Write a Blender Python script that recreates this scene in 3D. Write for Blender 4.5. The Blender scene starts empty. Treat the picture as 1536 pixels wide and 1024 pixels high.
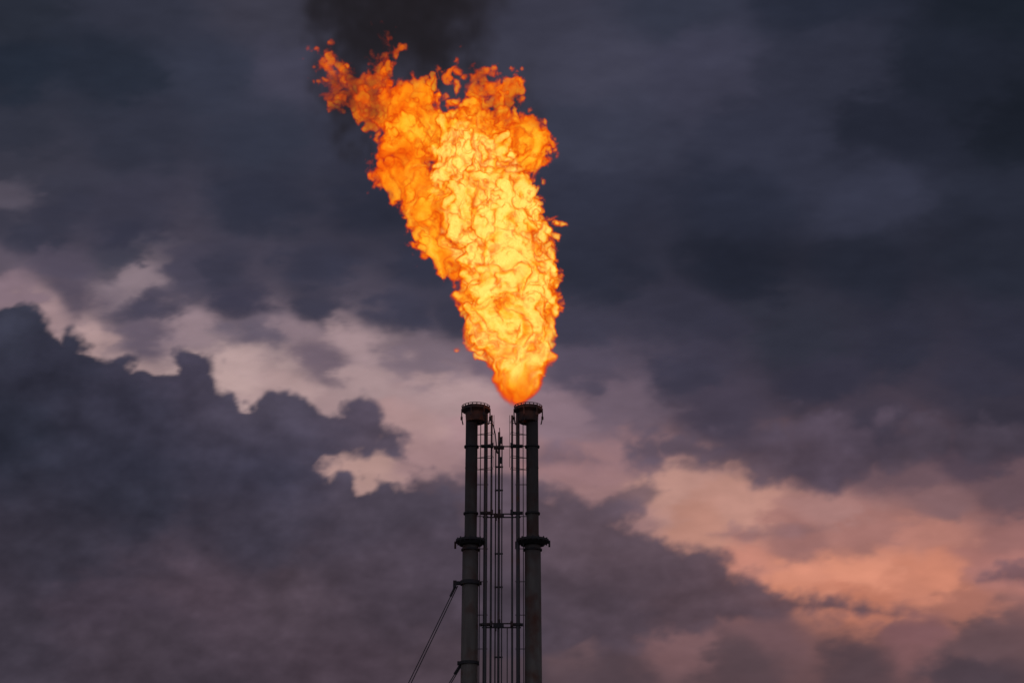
import bpy, math, time
import numpy as np
from mathutils import Vector
T0=time.time()
scene=bpy.context.scene
rad=math.radians
F_=2364.0; PITCH=rad(22); D0=111.0; CAMZ=1.7
def site(px,py,D=D0):
    """image pixel cast through the camera -> metres on the vertical plane of the stacks"""
    z=D*math.tan(PITCH+math.atan((512-py)/F_))
    dep=D*math.cos(PITCH)+z*math.sin(PITCH)
    return ((px-768)/F_*dep, D, z+CAMZ, dep/F_)
def lin(c):
    c=np.asarray(c,dtype=np.float64)/255.0
    return np.where(c<=0.04045,c/12.92,((c+0.055)/1.055)**2.4)
# ---------------------------------------------------------------- helpers
def link(o,parent=None):
    scene.collection.objects.link(o)
    if parent: o.parent=parent
    return o
def mesh_obj(name,v,f,mat,parent=None,smooth=False):
    m=bpy.data.meshes.new(name); m.from_pydata(v,[],f); m.materials.append(mat)
    if smooth:
        m.polygons.foreach_set('use_smooth',[True]*len(f))
    m.update()
    return link(bpy.data.objects.new(name,m),parent)
class B:
    def __init__(s): s.v=[];s.f=[]
    def rev(s,x,y,prof,n=32):
        """closed lathe: prof list of (r,z)"""
        o=len(s.v)
        for r,z in prof:
            for i in range(n):
                a=2*math.pi*i/n; s.v.append((x+r*math.cos(a),y+r*math.sin(a),z))
        for k in range(len(prof)-1):
            for i in range(n):
                j=(i+1)%n
                s.f.append((o+k*n+i,o+k*n+j,o+(k+1)*n+j,o+(k+1)*n+i))
    def tube(s,pts,r,n=8):
        o=len(s.v); pts=[Vector(p) for p in pts]
        for k,p in enumerate(pts):
            t=(pts[min(k+1,len(pts)-1)]-pts[max(k-1,0)]).normalized()
            a=Vector((0,1,0)) if abs(t.y)<.9 else Vector((1,0,0))
            u=t.cross(a).normalized(); w=t.cross(u)
            for i in range(n):
                q=2*math.pi*i/n
                s.v.append(tuple(p+(u*math.cos(q)+w*math.sin(q))*r))
        for k in range(len(pts)-1):
            for i in range(n):
                j=(i+1)%n; s.f.append((o+k*n+i,o+k*n+j,o+(k+1)*n+j,o+(k+1)*n+i))
        s.f.append(tuple(o+i for i in range(n))[::-1]); s.f.append(tuple(o+(len(pts)-1)*n+i for i in range(n)))
    def box(s,c,d):
        o=len(s.v)
        for z in(-1,1):
            for y in(-1,1):
                for x in(-1,1): s.v.append((c[0]+x*d[0]/2,c[1]+y*d[1]/2,c[2]+z*d[2]/2))
        for q in((0,2,3,1),(4,5,7,6),(0,1,5,4),(2,6,7,3),(0,4,6,2),(1,3,7,5)): s.f.append(tuple(o+i for i in q))
    def make(s,name,mat,parent,smooth=False): return mesh_obj(name,s.v,s.f,mat,parent,smooth)
def nmat(name):
    m=bpy.data.materials.new(name); m.use_nodes=True; m.node_tree.nodes.clear(); return m,m.node_tree.nodes,m.node_tree.links
def metal(name,c1,c2,rust,rust_amt=.5,rough=.7,scale=1.0,soot=None):
    m,N,L=nmat(name)
    out=N.new('ShaderNodeOutputMaterial'); p=N.new('ShaderNodeBsdfPrincipled'); L.new(p.outputs[0],out.inputs[0])
    tc=N.new('ShaderNodeTexCoord'); mp=N.new('ShaderNodeMapping'); mp.inputs['Scale'].default_value=(2.2*scale,2.2*scale,.35*scale)
    L.new(tc.outputs['Object'],mp.inputs[0])
    n1=N.new('ShaderNodeTexNoise'); n1.inputs['Scale'].default_value=1.2; n1.inputs['Detail'].default_value=8; L.new(mp.outputs[0],n1.inputs['Vector'])
    n2=N.new('ShaderNodeTexNoise'); n2.inputs['Scale'].default_value=.8; n2.inputs['Detail'].default_value=6; L.new(tc.outputs['Object'],n2.inputs['Vector'])
    mx=N.new('ShaderNodeMix'); mx.data_type='RGBA'; mx.inputs[6].default_value=(*c1,1); mx.inputs[7].default_value=(*c2,1)
    L.new(n1.outputs['Fac'],mx.inputs[0])
    r=N.new('ShaderNodeMapRange'); r.inputs[1].default_value=.62-rust_amt*.15; r.inputs[2].default_value=.72; L.new(n2.outputs['Fac'],r.inputs[0])
    mx2=N.new('ShaderNodeMix'); mx2.data_type='RGBA'; mx2.inputs[7].default_value=(*rust,1)
    L.new(r.outputs[0],mx2.inputs[0]); L.new(mx.outputs[2],mx2.inputs[6])
    last=mx2.outputs[2]
    if soot:
        sp=N.new('ShaderNodeSeparateXYZ'); L.new(tc.outputs['Object'],sp.inputs[0])
        ad=N.new('ShaderNodeMath'); ad.operation='MULTIPLY_ADD'; ad.inputs[1].default_value=6; L.new(n1.outputs['Fac'],ad.inputs[0]); L.new(sp.outputs[2],ad.inputs[2])
        q=N.new('ShaderNodeMapRange'); q.inputs[1].default_value=soot[0]; q.inputs[2].default_value=soot[1]; q.inputs[4].default_value=.85; L.new(ad.outputs[0],q.inputs[0])
        m3=N.new('ShaderNodeMix'); m3.data_type='RGBA'; m3.inputs[7].default_value=(.03,.026,.024,1); L.new(q.outputs[0],m3.inputs[0]); L.new(last,m3.inputs[6]); last=m3.outputs[2]
    L.new(last,p.inputs['Base Color'])
    p.inputs['Roughness'].default_value=rough
    b=N.new('ShaderNodeBump'); b.inputs['Strength'].default_value=.25; b.inputs['Distance'].default_value=.03; L.new(n1.outputs['Fac'],b.inputs['Height']); L.new(b.outputs[0],p.inputs['Normal'])
    return m
M_shell=metal('weathered_steel',(.25,.23,.185),(.11,.10,.08),(.14,.05,.025),1.0,.85,1.0,(21,42))
M_dark=metal('sooted_steel',(.05,.048,.046),(.025,.024,.024),(.07,.03,.02),.6,.8)
M_tip=metal('burnt_steel_red_glow',(.09,.06,.05),(.03,.025,.023),(.30,.10,.05),1.2,.8)  # burnt steel; rust tone made redder to paint in the red glow on the rims
M_pipe=metal('pipe_steel',(.08,.075,.07),(.04,.04,.04),(.09,.045,.03),.5,.6)
M_conc=metal('concrete',(.32,.31,.29),(.22,.21,.2),(.2,.18,.15),.3,.9)
M_wire=metal('wire_rope',(.06,.06,.06),(.04,.04,.04),(.06,.04,.03),.3,.6)

# ---------------------------------------------------------------- sky dome
def spec2(n,beta,seed,lo=1.0,hi=1e9):
    rg=np.random.default_rng(seed); w=np.fft.rfft2(rg.standard_normal((n,n)))
    ky=np.fft.fftfreq(n)[:,None]*n; kx=np.fft.rfftfreq(n)[None,:]*n
    k=np.sqrt(kx*kx+ky*ky); a=np.where((k>=lo)&(k<=hi),np.maximum(k,1e-6)**(-beta),0)
    f=np.fft.irfft2(w*a,s=(n,n)); return ((f-f.mean())/f.std()).astype(np.float32)
def samp2(t,u,v):
    n=t.shape[0]; u=np.mod(u,n); v=np.mod(v,n)
    i=np.floor(u).astype(np.int64); j=np.floor(v).astype(np.int64); fu=u-i; fv=v-j
    i%=n; j%=n; i1=(i+1)%n; j1=(j+1)%n
    return (t[j,i]*(1-fu)+t[j,i1]*fu)*(1-fv)+(t[j1,i]*(1-fu)+t[j1,i1]*fu)*fv
R=5000.0
az=np.concatenate([np.arange(-180,-27,3.0),np.arange(-25.2,25.25,.065),np.arange(27,180,3.0)])
el=np.concatenate([np.arange(-4,6,1.0),np.arange(6,38,.065),np.arange(38.2,90,2.0),[90.0]])
nA,nE=len(az),len(el)
A,E=np.meshgrid(np.radians(az),np.radians(el))
dx=np.cos(E)*np.sin(A); dy=np.cos(E)*np.cos(A); dz=np.sin(E)
cy,sy=math.cos(PITCH),math.sin(PITCH)
fw=dy*cy+dz*sy; up=-dy*sy+dz*cy
rho=np.arccos(np.clip(fw,-1,1)); s_=np.sqrt(dx*dx+up*up)+1e-9
g=np.where(rho<rad(32),np.tan(np.minimum(rho,rad(32))),math.tan(rad(32))+(rho-rad(32))*1.3)
U=(768+F_*g*dx/s_).ravel(); V=(512-F_*g*up/s_).ravel()
na=spec2(1024,2.3,1,3); nb=spec2(1024,2.3,2,3); nc=spec2(1024,2.0,3,5); nd=spec2(1024,2.0,4,8); ne=spec2(1024,1.9,5,24)
def S(t,sx,sv,ou=0,ov=0): return samp2(t,(U+ou)/sx,(V+ov)/sv)
w1=S(na,5,3); w2=S(nb,5,3); w3=S(nc,2.6,1.6,200); w4=S(nd,2.6,1.6,0,300); w5=S(ne,2.6,1.2,70,300)
Uw=U+13*w1+11*w3+7*w5; Vw=V+6*w2+6*w4+3*w5
def rbf(pts,u,v,s=45,p=2.0,ys=1.5):
    u=np.clip(u,-250,1790); v=np.clip(v,-250,1300)
    W=np.zeros_like(u); C=np.zeros((len(u),3))
    for x,y,r,g_,b in pts:
        w=1.0/(((u-x)**2+((v-y)*ys)**2)+s*s)**p
        W+=w; C+=w[:,None]*lin((r,g_,b))[None,:]
    return C/W[:,None]
base=[(0,0,42,46,58),(200,0,50,52,66),(400,0,58,57,70),(600,0,60,59,73),(800,0,58,58,73),(1000,0,50,53,68),(1250,0,38,42,56),(1536,0,27,32,42),
(0,100,36,42,55),(150,100,38,43,56),(300,100,50,53,68),(450,100,62,61,77),(700,100,60,60,75),(900,100,62,62,78),(1050,100,60,60,77),(1250,100,48,50,65),(1450,100,33,37,49),
(0,200,48,50,63),(200,200,48,50,64),(400,200,50,53,68),(550,200,52,53,68),(900,200,55,57,73),(1150,200,50,52,68),(1350,200,36,39,52),(1536,200,27,31,41),
(0,250,56,56,69),(0,320,58,57,71),(8,288,84,78,91),(60,275,56,56,70),(90,300,54,54,69),(200,300,56,55,70),(400,300,47,49,64),(600,300,45,47,62),(900,300,45,47,62),(1100,300,42,45,60),(1300,300,50,52,68),(1500,300,38,41,54),
(60,345,54,54,69),(200,350,52,52,68),(0,385,88,79,92),(100,390,78,71,86),(215,408,132,115,124),(200,385,60,60,75),(300,400,70,66,82),(350,400,58,57,73),(500,400,54,54,70),(650,400,50,51,67),(900,400,42,44,58),(1100,400,36,39,52),(1300,400,38,41,54),(1500,400,40,43,56),
(120,435,78,70,84),(250,450,68,64,80),(380,445,60,58,75),(500,460,58,57,73),(20,430,125,105,116),(90,460,150,125,130),(170,505,165,138,140),(260,500,95,84,98),(330,475,145,124,133),(410,495,100,90,105),(400,530,182,155,156),(470,490,140,120,130),(550,510,165,140,146),(500,538,110,95,108),(600,470,60,59,76),(700,470,58,57,73),(650,540,120,104,116),(860,490,60,58,74),(1000,480,52,51,66),(1150,500,48,49,62),(1300,500,46,46,60),(1500,500,44,44,58),
(240,545,160,135,138),(370,570,188,160,160),(450,575,178,150,152),(560,575,168,142,146),(680,600,165,138,142),(750,560,105,90,104),(860,560,80,72,88),(1000,560,60,57,73),(1200,560,52,50,65),(1450,560,50,48,62),
(500,610,165,138,142),(600,640,168,136,138),(700,640,165,132,138),(840,610,135,112,124),(920,600,108,92,106),(1060,610,68,61,76),(1300,640,62,56,70),(1500,620,55,51,64),
(540,700,172,138,134),(640,700,158,126,130),(750,720,140,112,120),(860,700,150,115,120),(960,690,140,108,114),(1250,690,95,76,86),(1350,700,105,82,90),(1450,680,80,66,78),
(980,735,190,144,135),(1100,752,186,138,128),(1250,760,165,122,120),(1400,750,130,98,102),(1520,740,105,82,90),
(900,760,150,115,118),(1050,790,180,130,118),(1200,812,150,106,104),(1300,800,160,112,108),(1400,800,178,122,113),(1520,810,150,105,104),
(1130,860,190,128,115),(1200,860,208,138,117),(1300,858,216,143,120),(1400,870,202,131,110),(1500,850,165,112,108),
(1180,890,194,126,105),(1300,900,186,118,99),(1450,900,163,107,96),(1000,900,120,88,92),
(1000,970,122,91,95),(880,950,105,82,87),(1150,965,110,82,87),(1380,945,125,88,92),(1500,960,100,77,82),
(900,1020,80,65,72),(1100,1010,88,70,76),(1300,1010,85,67,73),(1500,1020,75,62,70),(700,1020,74,62,70),(0,1020,62,55,66),(200,1020,70,58,68),(400,1020,72,60,70),
(1200,1200,60,52,60),(400,1200,55,48,58)]
col=rbf(base,Uw,Vw,s=22,p=2.3)
wb=np.clip((col[:,0]-.08)/.25,0,1); col[:,2]*=1-.03*wb
def polysdf(P,u,v):
    P=np.array(P,float); n=len(P); d=np.full(u.shape,1e18); ins=np.zeros(u.shape,bool)
    for i in range(n):
        a=P[i]; b=P[(i+1)%n]; e=b-a; wx=u-a[0]; wy=v-a[1]
        t=np.clip((wx*e[0]+wy*e[1])/(e@e),0,1); d=np.minimum(d,(wx-e[0]*t)**2+(wy-e[1]*t)**2)
        c=((a[1]>v)!=(b[1]>v)); 
        if e[1]!=0: ins^= c&(u<e[0]*(v-a[1])/e[1]+a[0])
    d=np.sqrt(d); return np.where(ins,d,-d)
def sst(a,b,x):
    t=np.clip((x-a)/(b-a),0,1); return t*t*(3-2*t)
puff=np.abs(S(nd,2.6,2.0,77,13))-.75
puff2=S(ne,2.4,1.7)
def layer(P,colors,soft,edge,fine,amax=1.0,uo=0,cs=70):
    global col
    d=polysdf(P,U+.35*edge*w3+2*puff2,V+.3*edge*w4+1*puff2)+edge*puff+fine*puff2
    a=sst(-soft*.6,soft,d)*amax
    c=rbf(colors,Uw,Vw,s=cs)
    rim=1+.14*np.exp(-np.maximum(d,0)/20)
    c=c*(rim*np.exp(.06*puff2+.10*puff))[:,None]
    col=col*(1-a[:,None])+c*a[:,None]
layer([(930,655),(990,640),(1060,650),(1130,630),(1300,640),(1536,640),(1800,640),(1800,700),(1400,690),(1240,740),(1180,735),(1120,705),(1020,712),(950,690)],
      [(960,665,85,74,88),(1100,680,76,66,80),(1250,680,75,64,77),(1450,670,66,58,70)],22,14,4,.88)
layer([(795,690),(840,668),(890,672),(905,690),(850,705)],[(850,685,100,84,97)],20,9,3,.7)
layer([(905,745),(960,728),(1000,735),(960,755),(890,775)],[(900,750,98,80,88)],15,7,3,.8)
layer([(600,700),(720,715),(830,730),(880,745),(935,775),(1000,800),(1060,825),(1120,850),(1160,880),(1250,892),(1340,915),(1290,925),(1130,935),(1050,952),(960,960),(900,985),(600,985)],
      [(700,760,84,72,84),(850,780,88,74,85),(950,820,84,70,80),(1100,880,84,68,77),(1250,905,98,74,80),(900,930,71,60,70),(700,930,68,60,71),(1000,930,78,63,71)],19,12,4,.97)
layer([(1465,870),(1500,848),(1540,840),(1800,830),(1800,880),(1530,880)],[(1500,860,100,76,84)],12,6,3,.8)
layer([(1040,800),(1150,788),(1250,786),(1230,802),(1120,810)],[(1100,800,125,94,97)],12,5,3,.65)
layer([(-900,430),(-200,455),(0,462),(50,470),(95,492),(140,508),(165,528),(205,535),(235,555),(262,556),(285,532),(325,535),(345,560),(342,590),(365,602),(395,585),(440,590),(480,610),(500,600),(540,602),(575,625),(603,655),(595,685),(540,692),(490,694),(483,710),(520,722),(600,722),(700,740),(700,1000),(600,1500),(-900,1500)],
      [(0,500,50,51,65),(100,540,46,46,60),(250,600,52,51,66),(330,570,65,60,76),(430,610,75,69,84),(540,640,83,73,88),(580,670,81,71,84),(0,650,42,44,57),(200,700,46,46,60),(200,760,47,47,60),(400,700,54,52,67),(450,660,61,57,72),(600,760,74,66,79),(400,820,58,54,67),(100,850,53,50,62),(300,893,78,65,76),(150,905,69,59,71),(430,900,77,65,75),(600,900,71,61,72),(680,850,73,63,75),(0,960,61,55,66),(200,980,66,57,67),(500,1000,72,60,70),(650,1000,73,61,70),(300,1100,59,52,62)],14,16,4.0,1.0,0,60)
tex=S(nc,3.4,1.5,500,90); tex2=S(ne,2.8,1.1,11,400)
lum=np.exp(.05*tex+.02*tex2)*1.04
col=col*lum[:,None]
# sky out of view, behind the camera, lightened to brighten the stacks
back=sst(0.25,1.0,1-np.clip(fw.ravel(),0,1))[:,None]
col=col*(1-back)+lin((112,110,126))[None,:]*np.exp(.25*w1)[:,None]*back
col=np.clip(col,0,1).astype(np.float32)
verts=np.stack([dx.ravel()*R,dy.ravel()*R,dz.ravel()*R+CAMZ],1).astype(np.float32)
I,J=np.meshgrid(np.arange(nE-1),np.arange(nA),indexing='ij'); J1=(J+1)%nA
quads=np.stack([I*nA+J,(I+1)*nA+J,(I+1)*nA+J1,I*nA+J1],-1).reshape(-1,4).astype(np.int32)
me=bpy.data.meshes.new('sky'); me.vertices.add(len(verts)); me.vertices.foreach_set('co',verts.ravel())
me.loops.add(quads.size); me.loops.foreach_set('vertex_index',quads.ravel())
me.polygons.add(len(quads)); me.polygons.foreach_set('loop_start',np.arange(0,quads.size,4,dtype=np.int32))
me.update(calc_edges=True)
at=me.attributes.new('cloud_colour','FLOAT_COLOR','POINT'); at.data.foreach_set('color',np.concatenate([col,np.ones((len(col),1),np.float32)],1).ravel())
m,N,L=nmat('cloudy_dusk_sky'); m.cycles.emission_sampling='NONE'
out=N.new('ShaderNodeOutputMaterial'); em=N.new('ShaderNodeEmission'); a=N.new('ShaderNodeAttribute'); a.attribute_name='cloud_colour'
tc=N.new('ShaderNodeTexCoord'); mp=N.new('ShaderNodeMapping'); mp.inputs['Scale'].default_value=(1,1,2.2)
no=N.new('ShaderNodeTexNoise'); no.inputs['Scale'].default_value=.009; no.inputs['Detail'].default_value=5; no.inputs['Roughness'].default_value=.5
mr=N.new('ShaderNodeMapRange'); mr.inputs[1].default_value=.3; mr.inputs[2].default_value=.7; mr.inputs[3].default_value=.965; mr.inputs[4].default_value=1.035
L.new(tc.outputs['Object'],mp.inputs[0]); L.new(mp.outputs[0],no.inputs['Vector']); L.new(no.outputs['Fac'],mr.inputs[0])
L.new(a.outputs['Color'],em.inputs['Color']); L.new(mr.outputs[0],em.inputs['Strength']); L.new(em.outputs[0],out.inputs[0])
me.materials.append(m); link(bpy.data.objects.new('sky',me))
print('sky',time.time()-T0)
# ---------------------------------------------------------------- ground
mg,N,L=nmat('gravel_ground'); out=N.new('ShaderNodeOutputMaterial'); p=N.new('ShaderNodeBsdfPrincipled'); L.new(p.outputs[0],out.inputs[0])
no=N.new('ShaderNodeTexNoise'); no.inputs['Scale'].default_value=.6; no.inputs['Detail'].default_value=12; tc=N.new('ShaderNodeTexCoord'); L.new(tc.outputs['Object'],no.inputs['Vector'])
cr=N.new('ShaderNodeValToRGB'); cr.color_ramp.elements[0].color=(.05,.045,.035,1); cr.color_ramp.elements[1].color=(.14,.13,.11,1); L.new(no.outputs['Fac'],cr.inputs[0]); L.new(cr.outputs[0],p.inputs['Base Color']); p.inputs['Roughness'].default_value=.95
n=96; mesh_obj('ground',[(4990*math.cos(2*math.pi*i/n),4990*math.sin(2*math.pi*i/n),0) for i in range(n)],[tuple(range(n))],mg)
# ---------------------------------------------------------------- flare stacks
def zat(py): return site(768,py)[2]
def mx_(px,py): return site(px,py)[0]
def w_(wpx,py): return wpx*site(768,py)[3]
def stack(name,side,topc,botc,toff):
    e=link(bpy.data.objects.new(name,None)); e.location=(0,0,0)
    x=mx_(topc,800); y=D0
    zt=zat(612); zf=zat(813)
    r1=w_(18,620)/2; r2=w_(18.5,800)/2; r3=w_(24,830)/2; r4=w_(26,1024)/2
    b=B(); b.rev(x,y,[(r4*1.12,.3),(r4*1.06,12),(r4,zat(1024)),(r3,zf-.1),(r2,zf),(r2,zf+.3),(r1,zt-1.0),(r1*.98,zt-.2)],40)
    b.make('shaft',M_shell,e,True)
    b=B()
    for z in np.arange(6,zt-2,6.1):
        if abs(z-zf)<.6: continue
        t=(r3 if z<zf else r2)+.012
        b.rev(x,y,[(t*.9,z),(t+.005,z),(t+.005,z+.04),(t*.9,z+.04)],40)
    b.make('weld_bands',M_shell,e)
    b=B(); R2=w_(toff,812)/2
    b.rev(x,y,[(r3*.95,zf-.25),(r3+.25,zf-.22),(R2*.92,zf-.02),(R2,zf),(R2,zf+.16),(R2*.88,zf+.2),(r2*.95,zf+.2)],36)
    b.rev(x,y,[(r3*.95,zf-.62),(r3+.1,zf-.62),(r3+.1,zf-.5),(r3*.95,zf-.5)],36)
    for i in range(16):
        q=2*math.pi*i/16; b.box((x+R2*.92*math.cos(q),y+R2*.92*math.sin(q),zf+.08),(.1,.1,.36))
    b.box((x-R2-.02,y,zf-.2),(.14,.2,.5)); b.box((x+R2+.02,y,zf-.1),(.14,.2,.45))
    b.make('mid_flange',M_dark,e)
    b=B(); Rc=w_(42,610)/2; xc=x+side*.29
    zc=zt
    b.rev(xc,y,[(Rc*.62,zc-1.15),(Rc*.70,zc-1.1),(Rc*.74,zc-.42),(Rc*.9,zc-.3),(Rc,zc-.24),(Rc,zc-.02),(Rc*.93,zc+.02),(Rc*.90,zc-.02),(Rc*.86,zc-.2),(Rc*.55,zc-.25),(Rc*.55,zc-1.0)],40)
    for i in range(20):
        q=2*math.pi*(i+.3)/20; b.box((xc+Rc*.97*math.cos(q),y+Rc*.97*math.sin(q),zc-.02),(.07,.07,.22))
    b.tube([(xc+Rc*math.cos(q),y+Rc*math.sin(q),zc+.11) for q in np.linspace(0,2*math.pi,33)],.03,6)
    for q in (math.pi*.95,math.pi*1.4,0.1,math.pi*1.7):
        X=xc+Rc*1.02*math.cos(q); Y=y+Rc*1.02*math.sin(q)
        b.tube([(X,Y,zc),(X,Y,zc-.75),(X*.9+xc*.1,Y*.9+y*.1,zc-1.25)],.045,6)
        b.box((X,Y,zc-.75),(.16,.14,.22))
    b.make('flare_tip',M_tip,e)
    b=B(); lx=x+side*(r2+.62); ly=y-.15
    zb=.2
    b.tube([(lx,ly,zb),(lx,ly,zc-.5)],.14,10)
    b.tube([(lx+side*.42,ly+.05,zb),(lx+side*.42,ly+.05,zc-.6)],.075,8)
    b.make('fuel_gas_risers',M_pipe,e,True)
    b=B(); l0=x+side*(r1+.1)
    for yy in(-.28,.28): b.tube([(l0+side*.13,y-.3+yy,zb),(l0+side*.13,y-.3+yy,zc-1.0)],.028,6)
    for z in np.arange(.6,zc-1.0,.32): b.tube([(l0+side*.13,y-.58,z),(l0+side*.13,y-.02,z)],.018,5)
    for k,z in enumerate(np.arange(4.0,zat(700),2.4 )):
        b.tube([(x+side*r1*.8,ly,z),(lx+side*.2,ly,z)],.03,5)
    for z in np.arange(zat(705),zc-.8,.9):
        b.tube([(x+side*r1*.8,ly,z),(lx+side*.46,ly,z)],.03,5)
        b.tube([(l0,y-.2,z),(lx+side*.5,y-.75,z),(lx+side*.55,y-.2,z)],.02,5)
    for k in(0,.5): b.tube([(lx+side*(.1+k),y-.72,zat(705)),(lx+side*(.1+k),y-.72,zc-.8)],.02,5)
    b.make('ladder',M_dark,e)
    b=B()
    for py in(670,770,937):
        z=zat(py); b.rev(x,y,[(r2*.9,z-.06),(r2+.10,z-.06),(r2+.10,z+.06),(r2*.9,z+.06)],28)
        b.box((lx+side*.1,ly,z),(.9,.34,.16))
        b.box((lx+side*.45,ly-.1,z+.03),(.2,.3,.34))
    b.make('pipe_clamps',M_dark,e)
    b=B(); b.rev(x,y,[(0,0),(2.1,0),(2.1,.45),(0,.45)],8); b.rev(x,y,[(0,.45),(1.3,.45),(1.3,.6),(0,.6)],24); b.make('foundation',M_conc,e)
    return e,x,r3,lx
eL,xL,rL,lL=stack('flare_stack',1,706,704,45)
eR,xR,rR,lR=stack('flare_stack.001',-1,799,805,49)
e=link(bpy.data.objects.new('pilot_pipe_bundle',None))
b=B(); xm=mx_(748,850)
zt=zat(648)
b.tube([(xm,D0,.2),(xm,D0,zt)],.085,8)
b.tube([(xm-.24,D0+.1,.2),(xm-.24,D0+.1,zat(668))],.05,8)
b.tube([(xm+.22,D0-.1,.2),(xm+.22,D0-.1,zat(655))],.045,8)
b.tube([(xm+.62,D0+.1,.2),(xm+.62,D0+.1,zat(940))],.035,6)
b.tube([(xm+.05,D0,zt),(xm+.02,D0,zt+.35)],.03,6)
c0=(xL+1.35,D0,zat(628)); b.tube([c0,(c0[0]+.25,D0,c0[2]-.5),(c0[0]+.4,D0,c0[2]-1.2),(xm-.2,D0,zat(668)),(xm-.12,D0,zat(680))],.045,6)
b.make('risers',M_pipe,e,True)
b=B()
for py in(670,771,776,935,941):
    z=zat(py); b.tube([(lL-.2,D0-.1,z),(lR+.2,D0-.1,z)],.05 if py!=937 else .07,6)
for py in(671,773,938):
    z=zat(py); b.box((xm,D0,z),(.75,.34,.2)); b.box((xm+.05,D0,z+.25),(.16,.2,.4)); b.box((xm-.2,D0-.05,z-.22),(.12,.2,.3))
for py in (700,735,830,880,985): b.box((xm,D0,zat(py)),(.6,.16,.09))
for k in (660,690,): b.box((xm+.08,D0,zat(k)),(.2,.12,.5))
b.make('braces',M_dark,e)
b=B(); z=zat(874); b.rev(xL,D0,[(rL*.9,z-.14),(rL+.14,z-.14),(rL+.14,z+.14),(rL*.9,z+.14)],32)
b.box((xL-rL-.3,D0,z),(.62,.32,.22)); b.box((xL-rL-.52,D0,z-.08),(.24,.3,.5)); b.box((xL+rL+.05,D0,z),(.4,.3,.22)); b.make('guy_collar',M_dark,eL)
def guy(name,p0,p1,gap,r=.035):
    g_=link(bpy.data.objects.new(name,None)); b=B()
    p0=Vector(p0);p1=Vector(p1)
    for s in(0,1):
        o=Vector((gap*s,0,-gap*.4*s)); pts=[]
        for t in np.linspace(0,1,24):
            q=p0.lerp(p1,t)+o*(1 if s==0 else 1+t*.8); q.z-=.6*4*t*(1-t)*.35; pts.append(q)
        b.tube(pts,r,6)
    b.make('cables',M_wire,g_)
    b=B(); d=(p1-p0).normalized(); b.tube([p0+d*.1,p0+d*.9],.085,8); b.make('turnbuckle',M_dark,g_)
    b=B(); b.box((p1.x,p1.y,.3),(1.4,1.4,.6)); b.make('anchor_block',M_conc,g_)
def ext(px0,py0,px1,py1,y1off=0):
    a=site(px0,py0);c=site(px1,py1); t=(a[2]-.4)/(a[2]-c[2]); return a[:3],(a[0]+(c[0]-a[0])*t,D0+y1off,.4)
p0,p1=ext(684,877,611,1024); guy('guy_wire',p0,p1,.13)
p0,p1=ext(692,994,673,1024); guy('guy_wire.001',p0,p1,.10)
b=B(); z=zat(994); b.rev(xL,D0,[(rL*.9,z-.1),(rL+.12,z-.1),(rL+.12,z+.1),(rL*.9,z+.1)],32); b.box((xL-rL-.12,D0,z),(.3,.25,.25)); b.make('guy_collar_low',M_dark,eL)
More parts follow.
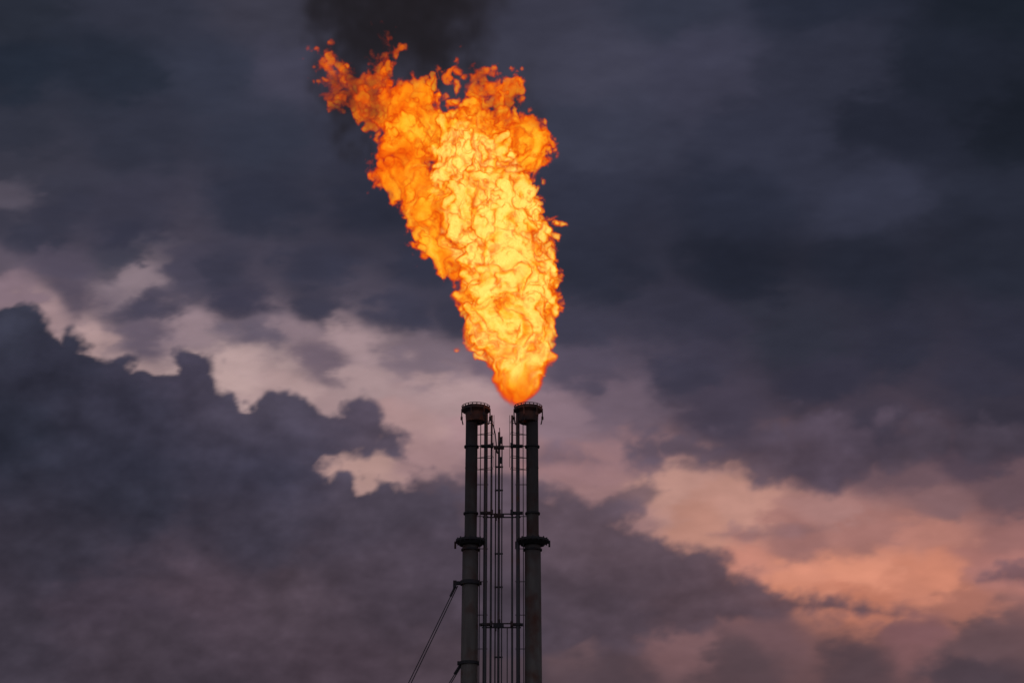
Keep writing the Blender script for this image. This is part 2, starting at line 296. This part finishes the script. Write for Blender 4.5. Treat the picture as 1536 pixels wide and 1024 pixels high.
# ---------------------------------------------------------------- volumes from a computed turbulence field
def spec3(shape,h,beta,seed,l0,l1,az_=1.0):
    """az_>1 stretches the structures vertically"""
    rg=np.random.default_rng(seed); w=np.fft.rfftn(rg.standard_normal(shape,dtype=np.float32))
    kx=np.fft.fftfreq(shape[0],h)[:,None,None]; ky=np.fft.fftfreq(shape[1],h)[None,:,None]; kz=np.fft.rfftfreq(shape[2],h)[None,None,:]*az_
    k=np.sqrt(kx*kx+ky*ky+kz*kz).astype(np.float32)
    a=np.where(k>0,np.maximum(k,1e-4)**(-beta)*np.exp(-(1/(np.maximum(k,1e-4)*l0))**4)*np.exp(-(k*l1)**2),0)
    f=np.fft.irfftn(w*a,s=shape).astype(np.float32); f-=f.mean(); f/=f.std(); return f
def vol_object(name,field,mn,mxx,mat):
    nx,ny,nz=field.shape
    me=bpy.data.meshes.new(name); me.vertices.add(field.size)
    at=me.attributes.new('h','FLOAT','POINT'); at.data.foreach_set('value',field.ravel())
    ob=link(bpy.data.objects.new(name,me)); me.materials.append(mat)
    ng=bpy.data.node_groups.new(name+'_field','GeometryNodeTree')
    ng.interface.new_socket(name='Geometry',in_out='INPUT',socket_type='NodeSocketGeometry'); ng.interface.new_socket(name='Geometry',in_out='OUTPUT',socket_type='NodeSocketGeometry')
    N=ng.nodes;L=ng.links; gi=N.new('NodeGroupInput'); go=N.new('NodeGroupOutput')
    si=N.new('GeometryNodeSampleIndex'); si.data_type='FLOAT'; si.domain='POINT'; si.clamp=True
    na_=N.new('GeometryNodeInputNamedAttribute'); na_.data_type='FLOAT'; na_.inputs['Name'].default_value='h'
    L.new(gi.outputs[0],si.inputs['Geometry']); L.new(na_.outputs['Attribute'],si.inputs['Value'])
    po=N.new('GeometryNodeInputPosition'); sp=N.new('ShaderNodeSeparateXYZ'); L.new(po.outputs[0],sp.inputs[0])
    def M(op,a,b,c=None):
        q=N.new('ShaderNodeMath'); q.operation=op
        for i,s in enumerate((a,b,c)):
            if s is None: continue
            if isinstance(s,(int,float)): q.inputs[i].default_value=s
            else: L.new(s,q.inputs[i])
        return q.outputs[0]
    terms=[]
    for i,n in enumerate((nx,ny,nz)):
        t=M('SUBTRACT',sp.outputs[i],float(mn[i])); t=M('MULTIPLY',t,float((n-1)/(mxx[i]-mn[i]))); t=M('ROUND',t,0); terms.append(t)
    idx=M('MULTIPLY_ADD',terms[0],float(ny),terms[1]); idx=M('MULTIPLY_ADD',idx,float(nz),terms[2])
    L.new(idx,si.inputs['Index'])
    vc=N.new('GeometryNodeVolumeCube'); vc.inputs['Min'].default_value=mn; vc.inputs['Max'].default_value=mxx
    vc.inputs['Resolution X'].default_value=nx; vc.inputs['Resolution Y'].default_value=ny; vc.inputs['Resolution Z'].default_value=nz
    L.new(si.outputs[0],vc.inputs['Density'])
    sm=N.new('GeometryNodeSetMaterial'); sm.inputs['Material'].default_value=mat
    L.new(vc.outputs[0],sm.inputs['Geometry']); L.new(sm.outputs[0],go.inputs[0])
    md=ob.modifiers.new('volume_field','NODES'); md.node_group=ng
    return ob
H=.10
mn=(-17.5,D0-5.5,40.6); ext_=(24.0,11.0,34.5)
nx,ny,nz=[int(v/H)+1 for v in ext_]; mxx=tuple(mn[i]+(n-1)*H for i,n in enumerate((nx,ny,nz)))
shape=(nx,ny,nz)
X=(mn[0]+H*np.arange(nx,dtype=np.float32))[:,None,None]; Y=(mn[1]+H*np.arange(ny,dtype=np.float32))[None,:,None]; Z=(mn[2]+H*np.arange(nz,dtype=np.float32))[None,None,:]
zb=zat(600); hh=np.clip((Z-zb)/30,0,1)
amp=np.clip((Z-zb)/4.0,0.30,1)
def vec(beta,seed,l0,l1): return [spec3(shape,H,beta,seed+i,l0,l1) for i in range(3)]
wL=vec(3.2,11,7,.4); wS=vec(2.6,14,2.4,.15)
aL=amp*(.18+.22*hh); aS=amp*(.18+.24*hh)
Xw=X+wL[0]*aL+wS[0]*aS; Yw=Y+wL[1]*aL+wS[1]*aS; Zw=Z+wL[2]*aL+wS[2]*aS
chains=[([(772,601,5),(775,590,14),(776,572,33),(775,550,45),(775,528,51)],1.08),
([(775,528,51),(768,505,60),(766,480,66),(764,450,70),(762,420,66),(758,395,62)],1.14),
([(725,500,22),(706,506,15)],.75),([(712,450,22),(696,456,16)],.75),([(812,462,26),(826,468,16)],1.0),([(808,536,16),(818,545,8)],.8),
([(758,395,62),(752,380,64),(750,350,78),(735,320,76),(722,290,72),(712,260,68)],1.18),
([(800,345,30),(818,352,16)],1.0),
([(712,260,68),(700,235,56),(690,215,46)],.95),
([(690,404,8),(672,392,15),(655,374,22),(638,350,21),(645,312,30),(622,282,34),(602,245,33),(606,208,33),(650,198,40)],.55),
([(634,352,16),(628,338,8)],.45),
([(600,262,28),(576,264,14),(567,256,6)],.4),
([(745,208,40),(775,208,30),(800,214,23),(816,232,15),(816,252,7),(806,256,4)],.54),
([(650,198,40),(690,206,40),(740,206,36)],.62),
([(606,208,30),(598,178,29),(575,160,24),(550,148,21),(525,136,18),(505,124,16),(491,110,12),(496,96,8),(504,86,5)],.42),
([(560,146,18),(568,118,14),(572,92,10),(577,74,7),(580,60,5)],.36),
([(628,180,22),(642,158,15),(648,138,9),(645,128,5)],.48),
([(600,160,14),(592,140,9),(598,128,5)],.4),
([(705,185,24),(716,158,16),(722,135,13),(714,112,8)],.50),
([(720,156,15),(745,138,13),(765,132,11),(782,146,7)],.44),
([(758,134,8),(762,118,5)],.4),
([(683,112,6),(676,88,5)],.3),
([(765,205,15),(788,184,11),(776,168,7)],.42)]
blobs=[]
for ch,t in chains:
    for (a,b) in zip(ch[:-1],ch[1:]):
        L_=math.hypot(b[0]-a[0],b[1]-a[1]); st=max(1,int(L_/max(5,.35*min(a[2],b[2]))))
        for i in range(st+1):
            q=i/st if st else 0
            blobs.append(tuple(a[k]*(1-q)+b[k]*q for k in range(3))+(t,))
acc=np.zeros(shape,np.float32); tac=np.zeros(shape,np.float32); K=5.0
for (px,py,r,t) in blobs:
    x,y,z,s=site(px,py); r0=r*s; r=r0-.24*min(1,r0/2.2)
    yy=y+.5*math.sin(px*.05)*max(0,1-r0*.25)
    pad=r+2.0
    i0=max(0,int((x-pad-mn[0])/H)); i1=min(nx,int((x+pad-mn[0])/H)+1); j0=max(0,int((yy-pad-mn[1])/H)); j1=min(ny,int((yy+pad-mn[1])/H)+1); k0=max(0,int((z-pad-mn[2])/H)); k1=min(nz,int((z+pad-mn[2])/H)+1)
    sl=(slice(i0,i1),slice(j0,j1),slice(k0,k1))
    d=np.sqrt((Xw[sl]-x)**2+(Yw[sl]-yy)**2+(Zw[sl]-z)**2)-r
    q=np.exp(-K*np.clip(d,-5,5)); acc[sl]+=q; tac[sl]+=q*t
sd=np.log(np.maximum(acc,1e-9))/K; tt=tac/np.maximum(acc,1e-9)
del acc,tac
print('blobs',len(blobs),time.time()-T0)
gi_=np.clip(np.arange(nx)[:,None,None]+np.rint(wL[0]*6+wS[0]*1.5).astype(np.int32),0,nx-1); gj_=np.clip(np.arange(ny)[None,:,None]+np.rint(wL[1]*6+wS[1]*1.5).astype(np.int32),0,ny-1); gk_=np.clip(np.arange(nz)[None,None,:]+np.rint(wL[2]*6+wS[2]*1.5).astype(np.int32),0,nz-1)
def adv(f): return f[gi_,gj_,gk_]
n1=adv(spec3(shape,H,2.9,21,4.5,.16,1.25)); n2=adv(spec3(shape,H,2.3,22,1.4,.12,1.5)); n3=adv(spec3(shape,H,2.7,23,3.6,.16,1.9)); n4=adv(spec3(shape,H,2.7,24,3.0,.16,1.9))
del gi_,gj_,gk_
thin=np.clip((sd+1.0)/2.0,.30,1)
Fd=sd+amp*thin*((.70+.2*hh)*(np.abs(n1)-.7)+.12*n2)
dep=np.clip(Fd/1.4,0,1)
mixf=.86+.21*n3-.22*np.exp(-(n4/.38)**2)+.05*n2+.10*(np.abs(n1)-.7)
heat=tt*(.22*dep+.88*np.clip(mixf,.15,1.15))*(.46+.54*np.clip(Fd/.5,0,1))
al=np.clip(Fd/.42,0,1)*np.clip(.40+.60*(Z-zb)/2.0,.2,1)
field=(al*np.clip(.10+.90*heat,0.1,1)).astype(np.float32); field[field<.01]=0
field[0]=0;field[-1]=0;field[:,0]=0;field[:,-1]=0;field[:,:,0]=0;field[:,:,-1]=0
print('flame field',time.time()-T0,field.max(),(field>0).mean())
def volmat(name,stops,kabs,a0,a1):
    m,N,L=nmat(name); out=N.new('ShaderNodeOutputMaterial'); at=N.new('ShaderNodeAttribute'); at.attribute_name='density'
    cr=N.new('ShaderNodeValToRGB'); e=cr.color_ramp.elements
    while len(e)<len(stops): e.new(.5)
    for i,(p,c) in enumerate(stops): e[i].position=p; e[i].color=(*c,1)
    mr=N.new('ShaderNodeMapRange'); mr.inputs[1].default_value=a0; mr.inputs[2].default_value=a1; mr.inputs[4].default_value=kabs
    em=N.new('ShaderNodeEmission'); ab=N.new('ShaderNodeVolumeAbsorption'); ab.inputs['Color'].default_value=(0,0,0,1); ad=N.new('ShaderNodeAddShader')
    L.new(at.outputs['Fac'],cr.inputs[0]); L.new(at.outputs['Fac'],mr.inputs[0]); L.new(cr.outputs[0],em.inputs['Color']); L.new(mr.outputs[0],em.inputs['Strength']); L.new(mr.outputs[0],ab.inputs['Density'])
    L.new(em.outputs[0],ad.inputs[0]); L.new(ab.outputs[0],ad.inputs[1]); L.new(ad.outputs[0],out.inputs['Volume']); return m
M_fl=volmat('burning_gas',[(0,(.40,.02,.002)),(.16,(.75,.055,.003)),(.32,(1.02,.15,.004)),(.48,(1.12,.34,.008)),(.65,(1.25,.62,.03)),(.92,(1.5,.98,.20))],2.6,.0,.30)
vol_object('gas_flame',field,mn,mxx,M_fl)
del field,heat,dep,Fd,n1,n2,n3,n4,sd,tt,wL,wS,Xw,Yw,Zw
H=.4; mn=(-24.,D0-8,55.); shape=(int(30/H),int(18/H),int(42/H)); mxx=tuple(mn[i]+(shape[i]-1)*H for i in range(3))
X=(mn[0]+H*np.arange(shape[0]))[:,None,None]; Y=(mn[1]+H*np.arange(shape[1]))[None,:,None]; Z=(mn[2]+H*np.arange(shape[2]))[None,None,:]
w=[spec3(shape,H,2.0,31+i,9,.5)*.8 for i in range(3)]
acc=np.zeros(shape)
for px,py,r,k in [(562,235,16,1.6),(545,205,26,2.2),(538,165,34,1.8),(520,130,36,1.2),(540,90,46,1.2),(520,50,50,1.2),(590,50,70,1.3),(650,80,48,.9),(700,100,45,.8),(745,150,36,.8),(790,185,18,.7),(550,0,70,1.2),(640,10,75,1.2),(620,-60,110,.9),(560,-160,130,.6),(700,-60,70,.6),(640,-240,150,.4)]:
    x,y,z,s=site(px,py); r*=s
    d2=((X+w[0]-x)**2+((Y+w[1]-y+.6))**2+(Z+w[2]-z)**2)/(r*r); acc+=k*np.exp(-d2*1.2)
n=spec3(shape,H,1.9,41,5,.4)
f=np.clip(acc*(1+.6*n)-.12,0,2)*.5
f[0]=0;f[-1]=0;f[:,0]=0;f[:,-1]=0;f[:,:,0]=0;f[:,:,-1]=0
M_sm=volmat('soot_smoke',[(0,(.020,.017,.022)),(.5,(.016,.014,.018)),(1,(.014,.012,.015))],.55,0,1)
vol_object('smoke_plume',f.astype(np.float32),mn,mxx,M_sm)
# ---------------------------------------------------------------- world, camera
wd=bpy.data.worlds.new('World'); scene.world=wd; wd.use_nodes=True
N=wd.node_tree.nodes; L=wd.node_tree.links; bg=N['Background']; st=N.new('ShaderNodeTexSky'); st.sky_type='NISHITA'; st.sun_disc=False; st.sun_elevation=rad(1); st.sun_rotation=rad(25); L.new(st.outputs[0],bg.inputs[0]); bg.inputs[1].default_value=.05
cam=bpy.data.cameras.new('camera'); cam.sensor_width=36; cam.lens=36*F_/1536; cam.clip_end=12000; cam.clip_start=.1
co=link(bpy.data.objects.new('camera',cam)); co.location=(0,0,CAMZ); co.rotation_euler=(rad(90)+PITCH,0,0); scene.camera=co
vs=scene.view_settings; vs.view_transform='Standard'; vs.look='None'; vs.exposure=0
print('done',time.time()-T0)
